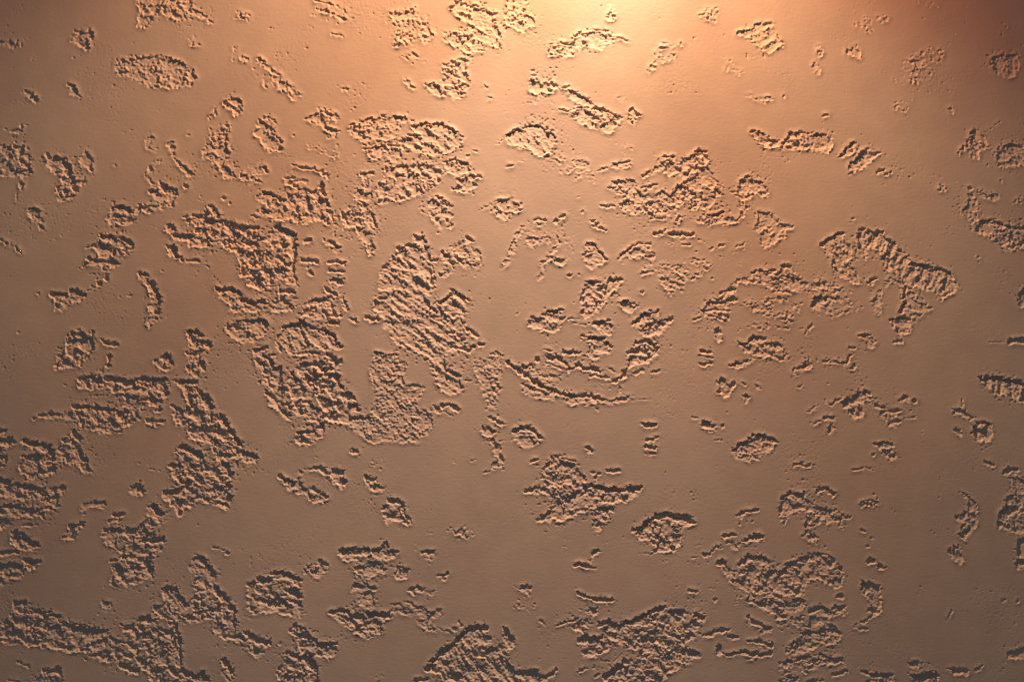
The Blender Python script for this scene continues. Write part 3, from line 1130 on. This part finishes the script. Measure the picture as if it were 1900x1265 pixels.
P8c 700,1190 760,1210 870,1180 930,1230 900,1340 780,1340
L11h 60 790,1230 900,1220
L8h 26 990,1170 1040,1170
L10h 54 1050,1190 1110,1190
L7h 26 1190,1180 1230,1150
P7c 1390,1130 1420,1050 1480,1030 1533,1010 1600,1010 1600,1130 1490,1100 1440,1100
L8h 44 1470,1080 1533,1060
P8c 1450,420 1480,380 1480,300 1500,240 1560,200 1600,200 1600,460 1480,460
L9h 36 1500,260 1500,370
P8c 375,620 385,560 440,545 500,570 520,640 520,760 490,810 430,770 440,700 410,650
L10h 50 390,570 410,620
L9h 44 450,590 490,610
L8h 30 450,670 490,680
L9h 42 440,750
L7h 20 330,860 400,830 460,790
L4h 30 370,885 420,885
L10h 44 425,410 460,400
L9h 36 490,430 550,465
P7h 430,240 450,225 480,240 450,270
L6h 32 430,300
P7h 965,830 1000,770 1020,740 1025,790 990,830
L5h 26 1395,680
L6h 30 1490,690
P2s 1420,800 1500,850 1480,900 1430,880
P8h 1000,350 1030,300 1075,295 1080,340 1120,370 1125,410 1075,440 1020,390
L9h 40 1010,340 1060,305
L6c 28 380,190 400,200
P2s 1350,260 1420,260 1400,340 1350,330
"""
U = 400.0 / 1533.0

# ------------------------------------------------------------------ noise
def _hash(ix, iy, seed):
    h = (ix.astype(np.uint32) * np.uint32(374761393)) ^ (iy.astype(np.uint32) * np.uint32(668265263)) ^ np.uint32((seed * 2246822519) & 0xFFFFFFFF)
    h = (h ^ (h >> np.uint32(13))) * np.uint32(1274126177)
    h = (h ^ (h >> np.uint32(15))) * np.uint32(2246822519)
    return h ^ (h >> np.uint32(16))


def gnoise(x, y, seed):
    """gradient noise, about -1..1"""
    x0 = np.floor(x); y0 = np.floor(y)
    fx = (x - x0).astype(np.float32); fy = (y - y0).astype(np.float32)
    ix = x0.astype(np.int64); iy = y0.astype(np.int64)
    ux = fx * fx * fx * (fx * (fx * 6 - 15) + 10)
    uy = fy * fy * fy * (fy * (fy * 6 - 15) + 10)

    def g(dx, dy):
        a = _hash(ix + dx, iy + dy, seed).astype(np.float32) * np.float32(2 * math.pi / 4294967296.0)
        return np.cos(a) * (fx - dx) + np.sin(a) * (fy - dy)
    a = g(0, 0) * (1 - ux) + g(1, 0) * ux
    b = g(0, 1) * (1 - ux) + g(1, 1) * ux
    return (a * (1 - uy) + b * uy) * 1.5


def crumb(x, y, wx, wy, seed, lean=0.06):
    """gradient noise whose grains lean down the wall: slow on the upper side, abrupt below"""
    n = gnoise(x / wx, y / wy, seed)
    return gnoise(x / wx, y / wy - lean * n, seed)


def smooth(e0, e1, v):
    t = np.clip((v - e0) / (e1 - e0), 0, 1)
    return t * t * (3 - 2 * t)


# ------------------------------------------------------------------ grid of the wall face (finer where the view is)
def axis(lo, hi, step):
    """even steps over the view, then steps that widen for a metre beyond it"""
    inner = np.arange(lo - 12, hi + 12 + step * 0.5, step)
    out = np.cumsum(6.0 * 1.12 ** np.arange(27))
    return np.concatenate([inner[0] - out[::-1], inner, inner[-1] + out])


AX = axis(0, W_MM, CELL)
AY = axis(0, H_MM, CELL)
NX, NY = len(AX), len(AY)
GX, GY = np.meshgrid(AX.astype(np.float32), AY.astype(np.float32))
H = np.zeros((NY, NX), np.float32)          # relief: negative = into the wall, millimetres


def slope_at(x, y):
    r = math.hypot(x - LAMP_X, y - LAMP_Y)
    return LAMP_OUT / max(r, 60.0)


def window(x0, x1, y0, y1):
    i0, i1 = np.searchsorted(AX, [x0, x1]); j0, j1 = np.searchsorted(AY, [y0, y1])
    return slice(j0, j1 + 1), slice(i0, i1 + 1)


def seg_dist(X, Y, pts, closed):
    best = np.full(X.shape, 1e9, np.float32)
    n = len(pts)
    if n == 1:
        return np.hypot(X - pts[0][0], Y - pts[0][1])
    for k in range(n if closed else n - 1):
        (ax, ay), (bx, by) = pts[k], pts[(k + 1) % n]
        dx, dy = bx - ax, by - ay
        t = np.clip(((X - ax) * dx + (Y - ay) * dy) / max(dx * dx + dy * dy, 1e-6), 0, 1)
        best = np.minimum(best, np.hypot(X - ax - t * dx, Y - ay - t * dy))
    return best


def inside(X, Y, pts):
    c = np.zeros(X.shape, bool)
    n = len(pts)
    for k in range(n):
        (ax, ay), (bx, by) = pts[k], pts[(k + 1) % n]
        if ay == by:
            continue
        c ^= ((ay > Y) != (by > Y)) & (X < (bx - ax) * (Y - ay) / (by - ay) + ax)
    return c


tokens = re.compile(r"([TPLN])([\d.]*)([cgrsh]?)(-?\d*)")
ox = oy = 0.0
islands = []
count = 0
for line in SURVEY.strip().splitlines():
    f = line.split()
    kind, reach, style, ang = tokens.fullmatch(f[0]).groups()
    if kind == 'T':
        ox, oy = float(f[1]), float(f[2])
        continue
    width = 0.0
    if kind == 'L':
        width = float(f[1]) * U
        f = f[1:]
    pts = [(ox + float(a) * U, oy + float(b) * U) for a, b in (q.split(',') for q in f[1:])]
    if kind == 'N':
        islands.append(pts)
        continue
    count += 1
    reach = float(reach)
    style = style or 'c'
    ang = math.radians(float(ang)) if ang else math.radians(35)
    xs = [q[0] for q in pts]; ys = [q[1] for q in pts]
    pad = 10 + width / 2
    sl = window(min(xs) - pad, max(xs) + pad, min(ys) - pad, max(ys) + pad)
    X, Y = GX[sl], GY[sl]
    if X.size == 0:
        continue
    cx, cy = sum(xs) / len(xs), sum(ys) / len(ys)
    s0 = slope_at(cx, cy)
    D = min(max(9.0 * ((reach + (0.8 if style == 's' else 0.0)) / 9.0) ** (2.0 if kind == 'P' else 2.4) * (GOUGE if kind == 'L' else REACH) * s0, 0.9), 6.0)
    d = seg_dist(X, Y, pts, kind == 'P')
    if kind == 'P':
        s = np.where(inside(X, Y, pts), d, -d)
    else:
        s = width / 2 - d
    size = min(max(xs) - min(xs), max(ys) - min(ys)) + width
    # rims that look up to the lamp have crumbled to a slope, those above stand sheer
    gy = np.gradient(s, axis=0) / np.gradient(AY[sl[0]])[:, None] if min(s.shape) > 2 else np.zeros_like(s)
    low = smooth(0.05, 0.75, -gy)
    k_edge = min(1.0, size / 24.0 + 0.25)
    s = s + k_edge * (3.6 * gnoise(X / 15, Y / 13, 11) + 3.6 * gnoise(X / 7, Y / 6.2, 12) + 2.2 * gnoise(X / 4.2, Y / 3.9, 13))
    # some stretches of the rim break off sharp, others feather out
    feather = np.clip(1.2 * gnoise(X / 34, Y / 27, 14) + 0.5 * gnoise(X / 11, Y / 9, 15) + ((0.08 + 0.08 * max(0.0, 7.0 - reach) * (style == 'c')) if kind == 'P' else -0.2), 0, 1)
    edge = smooth(-0.6, 1.9 + (5.5 * low + 9.0 * feather) * k_edge, s + 1.4 * low * k_edge)
    rim = (1 - smooth(2.0, 11.0, s)) * (1 - feather) * min(1.0, size / 30.0)      # the hollows are cut square along firm rims
    rot = (X * math.cos(ang) + Y * math.sin(ang), -X * math.sin(ang) + Y * math.cos(ang))
    if style == 's':
        # scattered shallow pits that thin out toward the outline
        den = smooth(-5, 16, s) * np.clip(0.75 + 0.7 * gnoise(X / 26, Y / 20, 24), 0, 1.3)
        n1 = 0.5 * gnoise(rot[0] / 13, rot[1] / 7, 21) + 0.55 * crumb(X, Y, 7.0, 6.2, 22) + 0.55 * crumb(X, Y, 4.8, 4.4, 23)
        h = -D * SPARSE * np.clip(n1 + 1.1 * den - 0.66, 0, 1.1) * (den > 0)
    elif kind == 'L' and style == 'h':
        h = -D * edge * (0.95 + 0.35 * gnoise(X / 9, Y / 8, 31) + 0.3 * gnoise(X / 4.6, Y / 4.2, 32))
    elif style == 'h':
        h = -D * edge * (0.62 + 0.3 * gnoise(X / 16, Y / 16, 33) + 0.25 * gnoise(X / 6, Y / 6, 34) + 0.12 * gnoise(X / 3.2, Y / 3.2, 35)) * smooth(-2, 9, s + 3)
    elif style == 'g':
        n = 0.42 * gnoise(X / 24, Y / 22, 41) + 0.3 * gnoise(rot[0] / 17, rot[1] / 9, 45) + 0.4 * crumb(X, Y, 8.4, 7.0, 42) + 0.55 * crumb(X, Y, 4.6, 4.2, 43)
        h = -D * edge * np.clip(0.55 + 0.2 * rim + GRAIN * n * (1 - 0.4 * rim), 0.0, 1.6)
    elif style == 'r':
        w = rot[1] + 3.0 * gnoise(X / 18, Y / 18, 54)
        n = 0.75 * gnoise(rot[0] / 34, w / 9.5, 51) + 0.35 * gnoise(rot[0] / 12, rot[1] / 5, 52) + 0.4 * crumb(X, Y, 4.4, 4.1, 53)
        h = -D * edge * np.clip(0.6 + 0.25 * rim + RIDGE * n * (1 - 0.4 * rim), 0.0, 1.6)
    else:
        big = gnoise(X / 27, Y / 22, 61) + 0.6 * gnoise(X / 58, Y / 46, 65)
        mixf = smooth(-0.5, 0.5, gnoise(X / 44, Y / 36, 66))        # coarse rubble here, fine grit there
        coarse = 0.6 * gnoise(rot[0] / 21, rot[1] / 11, 62) + 0.5 * crumb(X, Y, 10.5, 8.5, 63) + 0.3 * crumb(X, Y, 4.6, 4.2, 64)
        fine = 0.28 * gnoise(rot[0] / 15, rot[1] / 9, 67) + 0.42 * crumb(X, Y, 6.4, 5.6, 68) + 0.55 * crumb(X, Y, 4.2, 3.9, 64)
        amp = 0.55 + 0.9 * smooth(-0.55, 0.55, gnoise(X / 38, Y / 30, 69) + 0.4 * gnoise(X / 14, Y / 12, 70))
        n = 0.45 * big + amp * (coarse * mixf + fine * (1 - mixf))
        # scraps of the skim coat left standing inside the hollow
        scrap = smooth(0.30, 0.48, gnoise(rot[0] / 25, rot[1] / 13, 73) + 0.5 * gnoise(X / 9, Y / 8, 74) + 0.2 * gnoise(X / 4.4, Y / 4.2, 75)) * min(1.0, max(0.0, size / 60.0 - 0.2))
        h = -D * edge * (1 - scrap) * np.clip(0.56 + 0.22 * rim + CHUNK * n * (1 - 0.3 * rim), 0.0, 1.7)
    H[sl] = np.minimum(H[sl], h.astype(np.float32))

for pts in islands:
    xs = [q[0] for q in pts]; ys = [q[1] for q in pts]
    sl = window(min(xs) - 8, max(xs) + 8, min(ys) - 8, max(ys) + 8)
    X, Y = GX[sl], GY[sl]
    d = seg_dist(X, Y, pts, True)
    s = np.where(inside(X, Y, pts), d, -d) + 2.5 * gnoise(X / 12, Y / 12, 71) + 1.2 * gnoise(X / 5, Y / 5, 72)
    H[sl] *= 1 - smooth(-1.5, 1.5, s)

# the wall carries on beyond the view: patches of the same sort there
out = np.maximum(np.maximum(-GX, GX - W_MM), np.maximum(-GY, GY - H_MM))
far = gnoise(GX / 85, GY / 60, 81) + 0.6 * gnoise(GX / 34, GY / 26, 82) + 0.3 * gnoise(GX / 12, GY / 11, 83)
fs = smooth(0.52, 0.62, far - 1.5 * (1 - smooth(12, 40, out))) * (1 - smooth(220, 420, out))
far_n = 0.56 + 0.4 * gnoise(GX / 16, GY / 12, 84) + 0.4 * gnoise(GX / 9, GY / 9, 85)
H = np.minimum(H, (-2.6 * fs * np.clip(far_n, 0, 1.5)).astype(np.float32))

# pin-holes and faint scars of the trowel over the whole face, more of them round the patches
near = (H < -0.5).astype(np.float32)


def blur(a, n):
    for ax in (0, 1):
        c = np.cumsum(np.concatenate([np.zeros_like(np.take(a, [0], ax)), a], ax), ax)
        L = a.shape[ax]
        i = np.arange(L)
        hi = np.minimum(i + n + 1, L); lo = np.maximum(i - n, 0)
        shape = (-1, 1) if ax == 0 else (1, -1)
        a = (np.take(c, hi, ax) - np.take(c, lo, ax)) / (hi - lo).reshape(shape).astype(np.float32)
    return a


# the burr the trowel pushed up along the rims of the hollows
hollow = (H < -0.35).astype(np.float32)
burr = np.clip(blur(blur(hollow, 3), 3) * 2.0, 0, 1) * (1 - smooth(0.0, 0.8, -H))
burr *= LIP * np.clip(0.65 + 0.7 * gnoise(GX / 26, GY / 20, 88) + 0.5 * gnoise(GX / 7, GY / 6, 89), 0, 1.4)
near = np.clip(blur(blur(near, 12), 12) * 2.2, 0, 1)
field = smooth(0.05, 0.95, gnoise(GX / 120, GY / 90, 91) + 0.6 * gnoise(GX / 40, GY / 30, 92) + 0.1 + 0.55 * near)
outer = 1 - smooth(10, 60, out)         # the finest grain only where the mesh can carry it
pit = outer * np.clip(gnoise(GX / 5.2, GY / 4.6, 93) + 0.35 * gnoise(GX / 17, GY / 14, 94) - (0.94 - 0.34 * field - 0.46 * near), 0, 0.3) / 0.3
slope_map = LAMP_OUT / np.maximum(np.hypot(GX - LAMP_X, GY - LAMP_Y), 60.0)
pits = -PIT * slope_map * pit
mask_src = H.copy()
H = np.minimum(H, pits.astype(np.float32))
# hand-laid surface: slow waves, trowel lips, fine ripples
wave = WAVE * (gnoise(GX / 210, GY / 150, 95) + 0.5 * gnoise(GX / 80, GY / 60, 96))
ripple = outer * RIPPLE * slope_map * (0.4 * gnoise(GX / 15, GY / 6.0, 97) + 0.5 * gnoise(GX / 6, GY / 3.8, 98) + (0.25 + 2.6 * field * field) * gnoise(GX / 4.4, GY / 4.0, 99))
H = H + (wave + ripple + burr * slope_map).astype(np.float32)

# ------------------------------------------------------------------ openings in the skim coat: one per connected hollow
cellmin = np.minimum(np.minimum(mask_src[:-1, :-1], mask_src[1:, :-1]), np.minimum(mask_src[:-1, 1:], mask_src[1:, 1:]))
openc = cellmin < -0.30
parent = [0]


def find(a):
    while parent[a] != a:
        parent[a] = parent[parent[a]]
        a = parent[a]
    return a


runs = []
prev = []
for j in range(openc.shape[0]):
    row = np.concatenate([[0], openc[j].view(np.int8), [0]])
    df = np.diff(row)
    st = np.flatnonzero(df == 1); en = np.flatnonzero(df == -1)
    cur = []
    p = 0
    for a, b in zip(st.tolist(), en.tolist()):
        lab = 0
        while p < len(prev) and prev[p][1] < a:
            p += 1
        q = p
        while q < len(prev) and prev[q][0] <= b:
            r = find(prev[q][2])
            if lab == 0:
                lab = r
            elif r != lab:
                parent[max(r, lab)] = min(r, lab)
                lab = min(r, lab)
            q += 1
        if lab == 0:
            lab = len(parent)
            parent.append(lab)
        cur.append((a, b, lab))
        runs.append((j, a, b, lab))
    prev = cur
root = np.array([find(a) for a in range(len(parent))])
labels = np.zeros(openc.shape, np.int32)
for j, a, b, lab in runs:
    labels[j, a:b] = root[lab]
# size of each hollow inside the view, in square millimetres
cw = np.diff(AX)[None, :]; ch = np.diff(AY)[:, None]
inview = ((AX[:-1] > 0) & (AX[1:] < W_MM))[None, :] & ((AY[:-1] > 0) & (AY[1:] < H_MM))[:, None]
area = np.bincount(labels.ravel(), weights=(cw * ch * (0.02 + inview)).ravel(), minlength=len(parent))
area[0] = 0
order = [k for k in np.argsort(-area) if area[k] > 0]
single = [k for k in order if area[k] > 40.0][:298]
part_of = np.full(len(parent), 1, np.int32)     # 0 skim, 1 the smallest pits together, 2.. one patch each
part_of[0] = 0
for i, k in enumerate(single):
    part_of[k] = i + 2
cell_part = part_of[labels].ravel()

# ------------------------------------------------------------------ meshes
VX = (GX.ravel() - W_MM / 2) * MM
VY = -H.ravel() * MM
VZ = Z0 + (H_MM / 2 - GY.ravel()) * MM
COORD = np.stack([VX, VY, VZ], 1).astype(np.float32)
jj, ii = np.meshgrid(np.arange(NY - 1), np.arange(NX - 1), indexing='ij')
v0 = (jj * NX + ii).ravel()
QUAD = np.stack([v0, v0 + NX, v0 + NX + 1, v0 + 1], 1)      # faces look toward the room (-Y)


def build(name, quads, mat, parent_obj, smooth_faces=True):
    used, inv = np.unique(quads.ravel(), return_inverse=True)
    me = bpy.data.meshes.new(name)
    me.vertices.add(len(used))
    me.vertices.foreach_set("co", COORD[used].ravel())
    me.loops.add(len(inv))
    me.loops.foreach_set("vertex_index", inv.astype(np.int32))
    me.polygons.add(len(quads))
    me.polygons.foreach_set("loop_start", np.arange(0, len(inv), 4, dtype=np.int32))
    me.polygons.foreach_set("loop_total", np.full(len(quads), 4, np.int32))
    me.polygons.foreach_set("use_smooth", np.full(len(quads), smooth_faces))
    me.update(calc_edges=True)
    me.materials.append(mat)
    o = bpy.data.objects.new(name, me)
    scene.collection.objects.link(o)
    o.parent = parent_obj
    return o


wall = bpy.data.objects.new("plaster_wall", None)
scene.collection.objects.link(wall)
wall["label"] = "beige plaster wall with rough hollows in its smooth coat, lit warmly from above"
wall["category"] = "wall"
wall["kind"] = "thing"

build("skim_coat", QUAD[cell_part == 0], SKIM, wall)
srt = np.argsort(cell_part, kind='stable')
cuts = np.searchsorted(cell_part[srt], np.arange(1, len(single) + 3))
for i in range(len(single)):
    build("rough_patch", QUAD[srt[cuts[i + 1]:cuts[i + 2]]], ROUGH, wall)
tiny = QUAD[srt[cuts[0]:cuts[1]]]
if len(tiny):
    o = build("small_pits", tiny, ROUGH, wall)
    o["kind"] = "stuff"

# the body of the wall behind its coat
x0, x1 = AX[0] * MM - W_MM * MM / 2, AX[-1] * MM - W_MM * MM / 2
z1, z0 = Z0 + (H_MM / 2 - AY[0]) * MM, Z0 + (H_MM / 2 - AY[-1]) * MM
bv = [(x, y, z) for y in (0.012, 0.20) for z in (z0, z1) for x in (x0, x1)]
bf = [(0, 1, 3, 2), (4, 6, 7, 5), (0, 4, 5, 1), (2, 3, 7, 6), (0, 2, 6, 4), (1, 5, 7, 3)]
me = bpy.data.meshes.new("base_coat")
me.from_pydata(bv, [], bf)
me.materials.append(ROUGH)
o = bpy.data.objects.new("base_coat", me)
scene.collection.objects.link(o)
o.parent = wall
print("survey", count, "grid", NX, NY, "hollows", len(order), "single", len(single))
